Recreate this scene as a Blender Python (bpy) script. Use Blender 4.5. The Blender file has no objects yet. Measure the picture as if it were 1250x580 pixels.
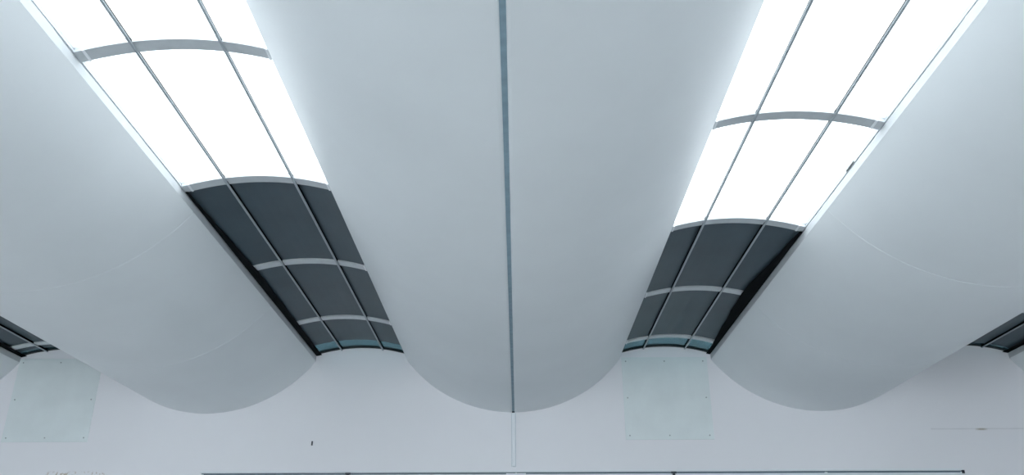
import bpy, bmesh, math, random
from mathutils import Matrix, Vector

random.seed(7)
scene = bpy.context.scene
C = scene.collection

# ------------------------------------------------------------------ camera
CAM_H = 1.60                      # eye height above the floor
F_PX, PITCH, YAW, ROLL = 1029.49, 0.413573, 0.0058877, -0.0029196
cam_data = bpy.data.cameras.new('camera')
cam = bpy.data.objects.new('camera', cam_data)
C.objects.link(cam)
cam_data.sensor_fit = 'HORIZONTAL'
cam_data.sensor_width = 36.0
cam_data.lens = 36.0 * F_PX / 1250.0
cam_data.clip_start = 0.05
fw = Vector((-math.sin(YAW) * math.cos(PITCH), math.cos(YAW) * math.cos(PITCH), math.sin(PITCH)))
r0 = Vector((math.cos(YAW), math.sin(YAW), 0))
u0 = r0.cross(fw)
rt = r0 * math.cos(ROLL) + u0 * math.sin(ROLL)
up = u0 * math.cos(ROLL) - r0 * math.sin(ROLL)
m = Matrix((rt, up, -fw)).transposed().to_4x4()
m.translation = Vector((0.0496, 0, CAM_H))
cam.matrix_world = m
scene.camera = cam

# ------------------------------------------------------------------ sky and exposure
world = bpy.data.worlds.new('overcast_sky')
scene.world = world
world.use_nodes = True
bg = world.node_tree.nodes['Background']
bg.inputs['Color'].default_value = (0.93, 0.97, 1.0, 1)      # even, overcast daylight
bg.inputs['Strength'].default_value = 6.15
scene.view_settings.view_transform = 'Standard'
scene.view_settings.look = 'None'
scene.view_settings.gamma = 1.0
scene.view_settings.use_curve_mapping = False
scene.view_settings.exposure = 0.0
scene.cycles.max_bounces = 16
scene.cycles.diffuse_bounces = 10
scene.cycles.transparent_max_bounces = 16

# ------------------------------------------------------------------ dimensions
YB = 10.0                         # face of the end wall
YF = -6.0                         # wall behind the camera
ZE = CAM_H + 2.755                # lower edge of the vaults
ZB = CAM_H + 2.120                # lowest line of the vaults
ZL = CAM_H + 2.835                # top of the white lip on the vault edges
SPRING = CAM_H + 2.838            # springing of the skylight arch
RISE = 0.085
W0, WS = 1.285, 1.250             # half widths: middle vault, side vaults
G0, G1 = 1.285, 2.4016            # skylight opening
VX = [0.0, G1 + WS, -(G1 + WS)]
O0 = G1 + 2 * WS                  # outer skylight opening
O1 = O0 + (G1 - G0)
VXO = O1 + WS
XS = O1 + 2 * WS                  # side walls
ZTOP = CAM_H + 3.25


# ------------------------------------------------------------------ materials
def principled(name, col, rough=0.6, metal=0.0, spec=0.5):
    mt = bpy.data.materials.new(name)
    mt.use_nodes = True
    p = mt.node_tree.nodes['Principled BSDF']
    p.inputs['Base Color'].default_value = (*col, 1)
    p.inputs['Roughness'].default_value = rough
    p.inputs['Metallic'].default_value = metal
    p.inputs['Specular IOR Level'].default_value = spec
    return mt


def add_grain(mt, scale, amount, bump=0.0, bump_scale=None, dist=0.01, detail=4):
    """Slight unevenness of colour and of the surface, in object space."""
    nt = mt.node_tree
    p = nt.nodes['Principled BSDF']
    col = p.inputs['Base Color'].default_value[:]
    tc = nt.nodes.new('ShaderNodeTexCoord')
    n = nt.nodes.new('ShaderNodeTexNoise')
    n.inputs['Scale'].default_value = scale
    n.inputs['Detail'].default_value = detail
    nt.links.new(tc.outputs['Object'], n.inputs['Vector'])
    r = nt.nodes.new('ShaderNodeValToRGB')
    r.color_ramp.elements[0].position = 0.3
    r.color_ramp.elements[1].position = 0.7
    r.color_ramp.elements[0].color = (*[c * (1 - amount) for c in col[:3]], 1)
    r.color_ramp.elements[1].color = (*[min(1, c * (1 + amount)) for c in col[:3]], 1)
    nt.links.new(n.outputs['Fac'], r.inputs['Fac'])
    nt.links.new(r.outputs['Color'], p.inputs['Base Color'])
    if bump:
        n2 = nt.nodes.new('ShaderNodeTexNoise')
        n2.inputs['Scale'].default_value = bump_scale or scale
        n2.inputs['Detail'].default_value = 5
        nt.links.new(tc.outputs['Object'], n2.inputs['Vector'])
        b = nt.nodes.new('ShaderNodeBump')
        b.inputs['Strength'].default_value = bump
        b.inputs['Distance'].default_value = dist
        nt.links.new(n2.outputs['Fac'], b.inputs['Height'])
        nt.links.new(b.outputs['Normal'], p.inputs['Normal'])
    return mt


M = {}
M['plaster'] = add_grain(principled('vault_plaster', (0.765, 0.795, 0.81), 0.5, spec=0.3), 1.3, 0.02, 0.16, 2.6, 0.02)
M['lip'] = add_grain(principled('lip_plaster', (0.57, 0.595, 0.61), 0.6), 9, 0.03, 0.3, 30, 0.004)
M['wall'] = principled('wall_paint', (0.80, 0.80, 0.825), 0.8, spec=0.3)
M['floor'] = add_grain(principled('floor_screed', (0.52, 0.52, 0.52), 0.6), 2, 0.06)
M['alu'] = add_grain(principled('aluminium', (0.60, 0.63, 0.65), 0.5, 0.25), 12, 0.05)
M['bar'] = add_grain(principled('bar_aluminium', (0.40, 0.44, 0.47), 0.55, 0.2), 12, 0.05)
M['alu_pale'] = principled('pale_aluminium', (0.80, 0.83, 0.85), 0.45, 0.2)
M['kerb'] = principled('kerb_aluminium', (0.66, 0.69, 0.72), 0.5, 0.2)
M['gasket'] = principled('black_gasket', (0.012, 0.014, 0.016), 0.6)
M['black_strip'] = principled('matt_black', (0.006, 0.007, 0.008), 0.95, spec=0.1)  # plain matt black for the side strips and the taller bar webs
M['blackout'] = add_grain(principled('blackout_sheet', (0.046, 0.071, 0.088), 0.42, spec=0.35), 3, 0.10)
M['joint'] = add_grain(principled('joint_sealant', (0.23, 0.33, 0.39), 0.6), 14, 0.12)
M['sheet'] = add_grain(principled('pale_green_sheet', (0.78, 0.83, 0.83), 0.35), 3, 0.04)
M['screw'] = principled('screw_steel', (0.42, 0.45, 0.46), 0.4, 0.8)
M['white'] = principled('white_plastic', (0.84, 0.86, 0.88), 0.45)
M['base_plastic'] = principled('grey_plastic', (0.67, 0.70, 0.73), 0.5)
M['dark_metal'] = principled('dark_metal', (0.05, 0.06, 0.07), 0.5, 0.5)
M['frame_gap'] = principled('slate_gasket', (0.14, 0.19, 0.23), 0.6)


def glazing(name, tint, gloss=0.05):
    mt = bpy.data.materials.new(name)
    mt.use_nodes = True
    nt = mt.node_tree
    nt.nodes.remove(nt.nodes['Principled BSDF'])
    out = nt.nodes['Material Output']
    t = nt.nodes.new('ShaderNodeBsdfTransparent')
    t.inputs['Color'].default_value = (*tint, 1)
    g = nt.nodes.new('ShaderNodeBsdfGlossy')
    g.inputs['Roughness'].default_value = 0.12
    mx = nt.nodes.new('ShaderNodeMixShader')
    mx.inputs['Fac'].default_value = gloss
    nt.links.new(t.outputs[0], mx.inputs[1])
    nt.links.new(g.outputs[0], mx.inputs[2])
    nt.links.new(mx.outputs[0], out.inputs['Surface'])
    return mt


M['glass'] = glazing('clear_glazing', (0.93, 0.96, 0.97))
M['skyglass'] = glazing('skylight_glazing', (0.76, 0.78, 0.79))
M['frosted'] = glazing('frosted_pane', (0.16, 0.18, 0.20), 0.06)
M['teal'] = glazing('teal_tinted_glazing', (0.145, 0.21, 0.23), 0.06)


def wall_marks():
    """Paint of the end wall: hairline crack and a flaked, rusty patch."""
    nt = M['end_wall'].node_tree
    p = nt.nodes['Principled BSDF']
    N, L = nt.nodes.new, nt.links.new
    tc = N('ShaderNodeTexCoord')
    sep = N('ShaderNodeSeparateXYZ')
    L(tc.outputs['Object'], sep.inputs[0])

    def math_(op, a, b=None):
        n = N('ShaderNodeMath')
        n.operation = op
        for i, v in enumerate((a, b)):
            if v is None:
                continue
            if isinstance(v, (int, float)):
                n.inputs[i].default_value = v
            else:
                L(v, n.inputs[i])
        return n.outputs[0]

    def noise(scale, detail=4):
        n = N('ShaderNodeTexNoise')
        n.inputs['Scale'].default_value = scale
        n.inputs['Detail'].default_value = detail
        L(tc.outputs['Object'], n.inputs['Vector'])
        return n.outputs['Fac']

    def band(v, c, half, soft):
        d = math_('ABSOLUTE', math_('SUBTRACT', v, c))
        mr = N('ShaderNodeMapRange')
        L(d, mr.inputs['Value'])
        mr.inputs['From Min'].default_value = half + soft
        mr.inputs['From Max'].default_value = half
        return mr.outputs['Result']

    x, z = sep.outputs['X'], sep.outputs['Z']
    crack = math_('MULTIPLY', band(z, CAM_H + 1.907, 0.004, 0.006), math_('GREATER_THAN', x, 4.9))
    crack = math_('MULTIPLY', crack, math_('MULTIPLY', noise(6), 0.45))
    rust = math_('MULTIPLY', band(z, CAM_H + 1.902, 0.007, 0.008), band(x, 5.49, 0.02, 0.06))
    patch = math_('MULTIPLY', band(x, -5.07, 0.30, 0.06), band(z, CAM_H + 1.405, 0.03, 0.03))
    patch = math_('MULTIPLY', patch, math_('GREATER_THAN', noise(22, 2), 0.56))
    base = p.inputs['Base Color'].default_value[:]
    cur = None
    for fac, col in ((crack, (0.42, 0.42, 0.43)), (math_('MULTIPLY', rust, 0.7), (0.40, 0.34, 0.27)), (math_('MULTIPLY', patch, 0.75), (0.52, 0.43, 0.36))):
        mx = N('ShaderNodeMix')
        mx.data_type = 'RGBA'
        L(fac, mx.inputs['Factor'])
        if cur is None:
            mx.inputs['A'].default_value = base
        else:
            L(cur, mx.inputs['A'])
        mx.inputs['B'].default_value = (*col, 1)
        cur = mx.outputs['Result']
    L(cur, p.inputs['Base Color'])


M['end_wall'] = principled('end_wall_paint', (0.86, 0.85, 0.87), 0.75, spec=0.3)
wall_marks()


# ------------------------------------------------------------------ helpers
def mesh_from(name, verts, faces, smooth=False):
    me = bpy.data.meshes.new(name)
    me.from_pydata(verts, [], faces)
    bm = bmesh.new()
    bm.from_mesh(me)
    bmesh.ops.recalc_face_normals(bm, faces=bm.faces)
    bm.to_mesh(me)
    bm.free()
    if smooth:
        for p in me.polygons:
            p.use_smooth = True
    return me


def link(name, me, mat, parent=None, loc=None):
    o = bpy.data.objects.new(name, me)
    if mat and not me.materials:
        me.materials.append(M[mat])
    C.objects.link(o)
    if parent is not None:
        o.parent = parent
    if loc is not None:
        o.location = loc
    return o


def box_mesh(name, x0, x1, y0, y1, z0, z1, bevel=0.0):
    bm = bmesh.new()
    bmesh.ops.create_cube(bm, size=1.0)
    for v in bm.verts:
        v.co = Vector(((x0 + x1) / 2 + v.co.x * (x1 - x0), (y0 + y1) / 2 + v.co.y * (y1 - y0), (z0 + z1) / 2 + v.co.z * (z1 - z0)))
    if bevel:
        bmesh.ops.bevel(bm, geom=bm.edges[:], offset=bevel, segments=1, affect='EDGES')
    me = bpy.data.meshes.new(name)
    bm.to_mesh(me)
    bm.free()
    return me


def box(name, x0, x1, y0, y1, z0, z1, mat, parent=None, bevel=0.0):
    return link(name, box_mesh(name, x0, x1, y0, y1, z0, z1, bevel), mat, parent)


def empty(name, loc=(0, 0, 0)):
    o = bpy.data.objects.new(name, None)
    o.empty_display_size = 0.2
    C.objects.link(o)
    o.location = loc
    return o


def tag(o, label, cat, group=None, kind=None):
    o['label'] = label
    o['category'] = cat
    if group:
        o['group'] = group
    if kind:
        o['kind'] = kind
    return o


def extrude_section(name, pts, y0, y1, smooth=False):
    """Closed XZ outline swept from y0 to y1."""
    n = len(pts)
    v = [(x, y0, z) for x, z in pts] + [(x, y1, z) for x, z in pts]
    f = [(i, (i + 1) % n, n + (i + 1) % n, n + i) for i in range(n)]
    f += [tuple(range(n))[::-1], tuple(range(n, 2 * n))]
    return mesh_from(name, v, f, smooth)


# ------------------------------------------------------------------ the room
tag(box('floor', -XS - 0.2, XS + 0.2, YF - 0.2, YB + 0.2, -0.2, 0.0, 'floor'), 'pale grey screed floor of the hall', 'floor', kind='structure')

WX0, WX1, WZ1, WZ0 = -3.61, 5.168, CAM_H + 1.428, 0.95          # opening of the window band in the end wall


def pierced_wall(name, y0, y1, x0, x1, z0, z1):
    """Wall slab between y0..y1 with one rectangular opening."""
    xs_ = [-XS - 0.2, x0, x1, XS + 0.2]
    zs_ = [0.0, z0, z1, ZTOP]
    bm = bmesh.new()
    grid = {}
    for yi, y in enumerate((y0, y1)):
        for i, x in enumerate(xs_):
            for k, z in enumerate(zs_):
                grid[yi, i, k] = bm.verts.new((x, y, z))
    for i in range(3):
        for k in range(3):
            if i == 1 and k == 1:
                continue
            for yi in (0, 1):
                bm.faces.new([grid[yi, i, k], grid[yi, i + 1, k], grid[yi, i + 1, k + 1], grid[yi, i, k + 1]])
    loop_in = [(1, 1), (2, 1), (2, 2), (1, 2)]
    loop_out = [(0, 0), (1, 0), (2, 0), (3, 0), (3, 1), (3, 2), (3, 3), (2, 3), (1, 3), (0, 3), (0, 2), (0, 1)]
    for lp in (loop_in, loop_out):
        for a, b in zip(lp, lp[1:] + lp[:1]):
            bm.faces.new([grid[0, a[0], a[1]], grid[0, b[0], b[1]], grid[1, b[0], b[1]], grid[1, a[0], a[1]]])
    bmesh.ops.recalc_face_normals(bm, faces=bm.faces)
    me = bpy.data.meshes.new(name)
    bm.to_mesh(me)
    bm.free()
    return me


tag(link('wall_back', pierced_wall('wall_back', YB, YB + 0.25, WX0, WX1, WZ0, WZ1), 'end_wall'), 'white painted end wall below the vaulted ceiling', 'wall', kind='structure')
tag(box('wall_left', -XS - 0.2, -XS, YF, YB, 0, ZTOP, 'wall'), 'white side wall beyond the outer vault on the left', 'wall', kind='structure')
tag(box('wall_right', XS, XS + 0.2, YF, YB, 0, ZTOP, 'wall'), 'white side wall beyond the outer vault on the right', 'wall', kind='structure')
FX0, FX1, FZ0, FZ1 = -8.3, 3.9, 0.6, 3.4                       # opening of the added window behind the viewer
tag(link('wall_front', pierced_wall('wall_front', YF - 0.2, YF, FX0, FX1, FZ0, FZ1), 'wall'), 'white wall behind the viewer at the far end of the hall', 'wall', kind='structure')

# ------------------------------------------------------------------ window band low in the end wall
win = empty('window_1', ((WX0 + WX1) / 2, YB, WZ0))
tag(win, 'long pale framed window band along the bottom of the end wall', 'window', kind='structure')
win.location = (0, 0, 0)
bars = [WX0, -1.91, 0.03, 1.845, 3.594, WX1]
# drip trim above the opening, gasket line, then the aluminium head
box('trim', WX0 - 0.01, WX1 + 0.01, YB - 0.018, YB, WZ1 + 0.002, WZ1 + 0.024, 'white', win, 0.003)
for i in range(5):
    a, b = bars[i], bars[i + 1]
    box('gasket', a + 0.004, b - 0.004, YB - 0.004, YB + 0.06, WZ1 - 0.020, WZ1 + 0.001, 'frame_gap', win)
    box('head', a + 0.006, b - 0.006, YB - 0.010, YB + 0.06, WZ1 - 0.085, WZ1 - 0.020, 'alu_pale', win, 0.003)
    box('sill_bar', a + 0.006, b - 0.006, YB - 0.010, YB + 0.06, WZ0, WZ0 + 0.06, 'alu_pale', win, 0.003)
    box('pane', a + 0.01, b - 0.01, YB + 0.028, YB + 0.036, WZ0 + 0.05, WZ1 - 0.075, 'frosted', win)
for i, x in enumerate(bars):
    w = 0.03
    x0, x1 = (x, x + w) if i == 0 else (x - w, x) if i == 5 else (x - w / 2, x + w / 2)
    box('bar', x0, x1, YB - 0.014, YB + 0.064, WZ0 + 0.06, WZ1 - 0.012, 'dark_metal' if i in (1, 3) else 'alu_pale', win)
for x in (bars[1], bars[3]):
    box('clip', x - 0.03, x + 0.03, YB - 0.017, YB - 0.004, WZ1 - 0.022, WZ1 + 0.002, 'dark_metal', win)
box('clip', -0.085, 0.143, YB - 0.017, YB - 0.008, WZ1 - 0.045, WZ1 - 0.012, 'white', win, 0.002)
box('corner_piece', WX1 - 0.02, WX1 + 0.012, YB - 0.02, YB + 0.03, WZ1 - 0.03, WZ1 + 0.006, 'dark_metal', win)


front = empty('added_window')  # unseen window, added to throw more daylight on the end wall
tag(front, 'added wide window behind the viewer that brightens the end wall', 'window', kind='structure')
for i in range(8):
    a, b = FX0 + (FX1 - FX0) * i / 8, FX0 + (FX1 - FX0) * (i + 1) / 8
    box('pane', a + 0.03, b - 0.03, YF - 0.11, YF - 0.10, FZ0 + 0.06, FZ1 - 0.06, 'glass', front)
    box('head', a + 0.03, b - 0.03, YF - 0.14, YF - 0.07, FZ1 - 0.06, FZ1, 'alu_pale', front)
    box('sill_bar', a + 0.03, b - 0.03, YF - 0.14, YF - 0.07, FZ0, FZ0 + 0.06, 'alu_pale', front)
for i in range(9):
    x = FX0 + 0.03 + (FX1 - FX0 - 0.06) * i / 8
    box('bar', x - 0.03, x + 0.03, YF - 0.14, YF - 0.07, FZ0, FZ1, 'alu_pale', front)


# ------------------------------------------------------------------ vaults
JOINTS = [YF, -4.90, -2.73, -0.56, 1.43, 5.77, 7.94, YB]


def arc_geo(w):
    s = ZE - ZB
    r = (w * w + s * s) / (2 * s)
    return r, ZB + r, math.asin(w / r)


def vault_panel_mesh(w, a0, a1, y0, y1, n, edge0=False, edge1=False):
    """Curved plaster slab between the angles a0..a1 and y0..y1; its visible edges are slightly eased."""
    r, zc, _ = arc_geo(w)
    ch, th = (0.0016 if edge0 or edge1 else 0.0034), 0.07
    ys = [y0, y0 + 0.011, y1 - 0.011, y1]
    ro = [r - ch, r, r, r - ch]
    angs = [a0 + (a1 - a0) * i / n for i in range(n + 1)]
    ease = [0.0] * (n + 1)
    # rounded arris towards the middle joint
    if edge0:
        angs = [a0, a0 + 0.006, a0 + 0.014] + angs[1:]
        ease = [0.012, 0.003, 0.0] + [0.0] * n
    if edge1:
        angs = angs[:-1] + [a1 - 0.014, a1 - 0.006, a1]
        ease = ease[:-1] + [0.0, 0.003, 0.012]
    k = len(angs)
    v, f = [], []
    for j in range(4):
        for i, a in enumerate(angs):
            q = ro[j] - ease[i]
            v.append((q * math.sin(a), ys[j], zc - q * math.cos(a)))
    o = len(v)
    for y in (y0, y1):
        for a in angs:
            q = r - th
            v.append((q * math.sin(a), y, zc - q * math.cos(a)))
    for j in range(3):
        for i in range(k - 1):
            f.append((j * k + i, j * k + i + 1, (j + 1) * k + i + 1, (j + 1) * k + i))
    for i in range(k - 1):
        f.append((o + i, o + i + 1, o + k + i + 1, o + k + i))
        f.append((i, i + 1, o + i + 1, o + i))
        f.append((3 * k + i, 3 * k + i + 1, o + k + i + 1, o + k + i))
    for i in (0, k - 1):
        f.append((i, k + i, 2 * k + i, 3 * k + i, o + k + i, o + i))
    me = mesh_from('shell_panel', v, f)
    for p in me.polygons:
        p.use_smooth = True
    me.set_sharp_from_angle(angle=math.radians(6))
    return me


def lip_mesh(w, side, y0, y1, seed):
    """White upstand on a vault edge, hand finished: its top and bottom wander by a few millimetres."""
    rnd = random.Random(seed)
    n = max(2, int((y1 - y0) / 0.16))
    v, f = [], []
    for i in range(n + 1):
        y = y0 + (y1 - y0) * i / n
        d = rnd.uniform(-0.0046, -0.0004)
        t = rnd.uniform(-0.003, 0.003)
        xo = side * (w + d)
        xi = side * (w - 0.05)
        v += [(xi, y, ZE - 0.004), (xo, y, ZE - 0.001 + d), (xo, y, ZL - 0.020 + t), (side * (w + d - 0.008), y, ZL + t), (xi, y, ZL)]
    for i in range(n):
        for k in range(5):
            f.append((i * 5 + k, i * 5 + (k + 1) % 5, (i + 1) * 5 + (k + 1) % 5, (i + 1) * 5 + k))
    f += [(4, 3, 2, 1, 0), tuple(n * 5 + k for k in range(5))]
    return mesh_from('edge_lip', v, f)


GAP = 0.0095                      # half of the open joint along the middle vault
mesh_cache = {}


def vault(x, w, label, split=False, lips=(-1, 1)):
    root = empty('ceiling_vault', (x, YB, 0))
    root.location = (x, 0, 0)
    tag(root, label, 'ceiling vault', 'white barrel vaults of the ceiling')
    r, _, th = arc_geo(w)
    for j in range(len(JOINTS) - 1):
        y0, y1 = JOINTS[j], JOINTS[j + 1]
        halves = [(-th, -GAP / r, False, True), (GAP / r, th, True, False)] if split else [(-th, th, False, False)]
        for a0, a1, e0, e1 in halves:
            key = (w, a0, a1, y0, y1)
            if key not in mesh_cache:
                mesh_cache[key] = vault_panel_mesh(w, a0, a1, y0, y1, 24 if split else 44, e0, e1)
            link('shell_panel', mesh_cache[key], 'plaster', root)
    for s in lips:
        link('edge_lip', lip_mesh(w, s, YF, YB, int(x * 10) + s), 'lip', root)
        a, b = sorted((s * w, s * (w - 0.05)))
        link('kerb', box_mesh('kerb', a, b, YF, YB, ZL - 0.004, SPRING + 0.05), 'kerb', root)   # carries the glazing
    if split:
        st = box('joint_strip', -GAP - 0.004, GAP + 0.004, YF, YB - 0.002, ZB + 0.007, ZB + 0.03, 'joint', root)
        st['label'] = 'blue-grey strip along the open joint'
        box('strip_end', -0.016, 0.016, YB - 0.03, YB, ZB - 0.006, ZB + 0.02, 'dark_metal', root, 0.003)
    return root


vault(0, W0, 'middle white barrel vault split lengthwise by a narrow blue-grey joint', True)
vault(VX[1], WS, 'smooth white barrel vault on the right of the picture, between two skylights')
vault(VX[2], WS, 'smooth white barrel vault on the left of the picture, between two skylights')
vault(VXO, WS, 'outermost white barrel vault on the right, only its edge past the dark skylight corner showing')
vault(-VXO, WS, 'outermost white barrel vault on the left, only its edge beside the dark skylight showing')


# ------------------------------------------------------------------ skylights
HALF = (G1 - G0) / 2 - 0.001
MULL = 0.252


def arch(x):
    return RISE * (1 - (x / HALF) ** 2)


def strip_mesh(name, x0, x1, y0, y1, zoff, th, n=4):
    """Piece of the arched glazing between x0..x1 (from the crown line)."""
    lo = [(x0 + (x1 - x0) * i / n, arch(x0 + (x1 - x0) * i / n) + zoff) for i in range(n + 1)]
    hi = [(x, z + th) for x, z in reversed(lo)]
    return extrude_section(name, lo + hi, y0, y1)


shared = {}


def piece(name, key, maker, mat, parent, y):
    if key not in shared:
        shared[key] = maker()
    return link(name, shared[key], mat, parent, (0, y, 0))


def skylight(xc, ribs_from_wall, spacing, dark_rows, teal_len, label, strip_side, black_strip=(0.02, 0.075, 0.85)):
    root = empty('skylight', (xc, 0, SPRING))
    tag(root, label, 'skylight', 'arched skylight strips between the vaults')
    ys = []
    y = YB - ribs_from_wall
    while y > YF + 0.05:
        ys.append(y)
        y -= spacing
    # arched cross ribs with bright end brackets
    for y in ys:
        rb = piece('rib', 'rib', lambda: strip_mesh('rib', -HALF, HALF, -0.048, 0.048, -0.012, 0.034, 20), 'alu', root, y)
        for s in (-1, 1):
            k = ('bracket', s)
            if k not in shared:
                a, b = sorted((s * (HALF - 0.055), s * (HALF - 0.042)))
                shared[k] = strip_mesh('bracket', a, b, -0.051, 0.051, -0.016, 0.03, 1)
            link('bracket', shared[k], 'white', rb)
    # two long glazing bars; each has a pale cap and a black gasket web above it
    for s in (-1, 1):
        x = s * MULL
        zz = arch(x)
        ml = link('glazing_bar', box_mesh('glazing_bar', x - 0.009, x + 0.009, YF, YB - 0.004, zz - 0.024, zz - 0.014, 0.003), 'bar', root)
        yd = ys[dark_rows - 1]
        link('gasket', box_mesh('gasket', x - 0.005, x + 0.005, YF, yd, zz - 0.014, zz + 0.003), 'gasket', ml)
        link('black_web', box_mesh('black_web', x - 0.009, x + 0.009, yd, YB - 0.006, zz - 0.014, zz + 0.020), 'black_strip', ml)  # taller black web, a dark line beside the bar in the blacked-out rows
    # panes, three across; the rows next to the end wall are blacked out
    edges = [YB] + ys + [YF]
    fields = [(-HALF, -MULL - 0.007), (-MULL + 0.007, MULL - 0.007), (MULL + 0.007, HALF)]
    for i in range(len(edges) - 1):
        y1, y0 = edges[i], edges[i + 1]
        if y1 - y0 < 0.02:
            continue
        spans = []
        if i == 0:
            spans.append((YB - teal_len, y1, 'teal'))
            if y1 - y0 - teal_len > 0.1:
                spans.append((y0, YB - teal_len, 'blackout'))
        else:
            spans.append((y0, y1, 'blackout' if i < dark_rows else 'skyglass'))
        for a, b, mt in spans:
            for k, (fa, fb) in enumerate(fields):
                nm = 'blackout_panel' if mt == 'blackout' else 'tinted_pane' if mt == 'teal' else 'pane'
                key = (nm, k, round(b - a, 3))
                piece(nm, key, lambda fa=fa, fb=fb, L=b - a: strip_mesh(nm, fa, fb, 0, L, 0.004, 0.010, 6), mt, root, a)
    # end bar against the wall
    link('end_bar', strip_mesh('end_bar', -HALF, HALF, YB - 0.03, YB, -0.004, 0.03, 16), 'gasket', root)
    # matt black strip of uneven width along the outer side of the blacked-out rows
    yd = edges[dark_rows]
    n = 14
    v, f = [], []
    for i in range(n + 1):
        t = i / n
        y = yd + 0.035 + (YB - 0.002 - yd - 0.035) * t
        w = (black_strip[0] + (black_strip[1] - black_strip[0]) * min(1, t / 0.4)) * (1 - max(0, t - 0.45) / 0.55 * (1 - black_strip[2])) + (random.uniform(-0.006, 0.006) if 0 < i < n else 0)
        x0, x1 = strip_side * HALF, strip_side * (HALF - w)
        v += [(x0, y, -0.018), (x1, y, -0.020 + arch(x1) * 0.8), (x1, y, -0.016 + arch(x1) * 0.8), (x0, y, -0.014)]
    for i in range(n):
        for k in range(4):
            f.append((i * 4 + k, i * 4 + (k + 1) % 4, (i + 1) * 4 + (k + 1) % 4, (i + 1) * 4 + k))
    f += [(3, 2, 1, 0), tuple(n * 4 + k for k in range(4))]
    link('side_strip', mesh_from('side_strip', v, f), 'black_strip', root)
    return root


XC = (G0 + G1) / 2
XO = (O0 + O1) / 2
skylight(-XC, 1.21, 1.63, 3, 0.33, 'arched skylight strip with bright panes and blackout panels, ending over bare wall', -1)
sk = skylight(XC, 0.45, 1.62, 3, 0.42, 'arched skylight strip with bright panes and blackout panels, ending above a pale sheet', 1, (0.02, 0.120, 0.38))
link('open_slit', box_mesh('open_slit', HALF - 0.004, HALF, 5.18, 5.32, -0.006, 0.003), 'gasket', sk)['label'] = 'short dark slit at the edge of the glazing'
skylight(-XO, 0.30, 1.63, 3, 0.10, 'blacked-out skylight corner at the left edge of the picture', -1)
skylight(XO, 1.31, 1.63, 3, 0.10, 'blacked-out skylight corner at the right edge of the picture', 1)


# ------------------------------------------------------------------ sheets screwed to the wall
def wall_sheet(x0, x1, z0, z1, label, screws):
    root = empty('cover_sheet', ((x0 + x1) / 2, YB, z0))
    tag(root, label, 'cover sheet', 'pale sheets screwed to the end wall')
    hw, h = (x1 - x0) / 2, z1 - z0
    link('sheet', box_mesh('sheet', -hw, hw, -0.009, -0.001, 0, h, 0.002), 'sheet', root)
    bm = bmesh.new()
    bmesh.ops.create_cone(bm, cap_ends=True, segments=10, radius1=0.009, radius2=0.007, depth=0.006, matrix=Matrix.Rotation(math.pi / 2, 4, 'X'))
    me = bpy.data.meshes.new('screw')
    bm.to_mesh(me)
    bm.free()
    for sx, sz in screws:
        link('screw', me, 'screw', root, (sx * (hw - 0.05), -0.0115, 0.05 + sz * (h - 0.10)))
    return root


SC = [(-1, 0), (0, 0), (1, 0), (-1, 0.5), (1, 0.5), (-1, 1), (0, 1), (1, 1)]
wall_sheet(1.316, 2.352, CAM_H + 1.793, CAM_H + 2.785, 'pale greenish sheet screwed to the wall right of the middle vault', SC)
wall_sheet(-6.022, -5.004, CAM_H + 1.793, CAM_H + 2.800, 'pale greenish sheet screwed to the wall in the lower left corner', SC)

# ------------------------------------------------------------------ cable trunking and a small anchor on the wall
tr = empty('cable_trunking', (0.003, YB, CAM_H + 1.49))
tag(tr, 'thin white cable trunking running down the wall below the middle vault joint', 'trunking')
h = ZB - 0.01 - (CAM_H + 1.49)
link('cover', box_mesh('cover', -0.018, 0.018, -0.040, -0.006, 0, h, 0.003), 'white', tr)
link('base', box_mesh('base', -0.027, 0.027, -0.006, -0.0005, 0, h), 'base_plastic', tr)
an = empty('wall_anchor', (-2.358, YB, CAM_H + 1.771))
tag(an, 'tiny dark metal anchor stub on the wall below the left skylight', 'anchor')
link('plate', box_mesh('plate', -0.009, 0.009, -0.006, -0.0005, -0.028, 0.022, 0.002), 'dark_metal', an)
link('hook', box_mesh('hook', -0.004, 0.004, -0.03, -0.006, -0.02, -0.008, 0.002), 'dark_metal', an)
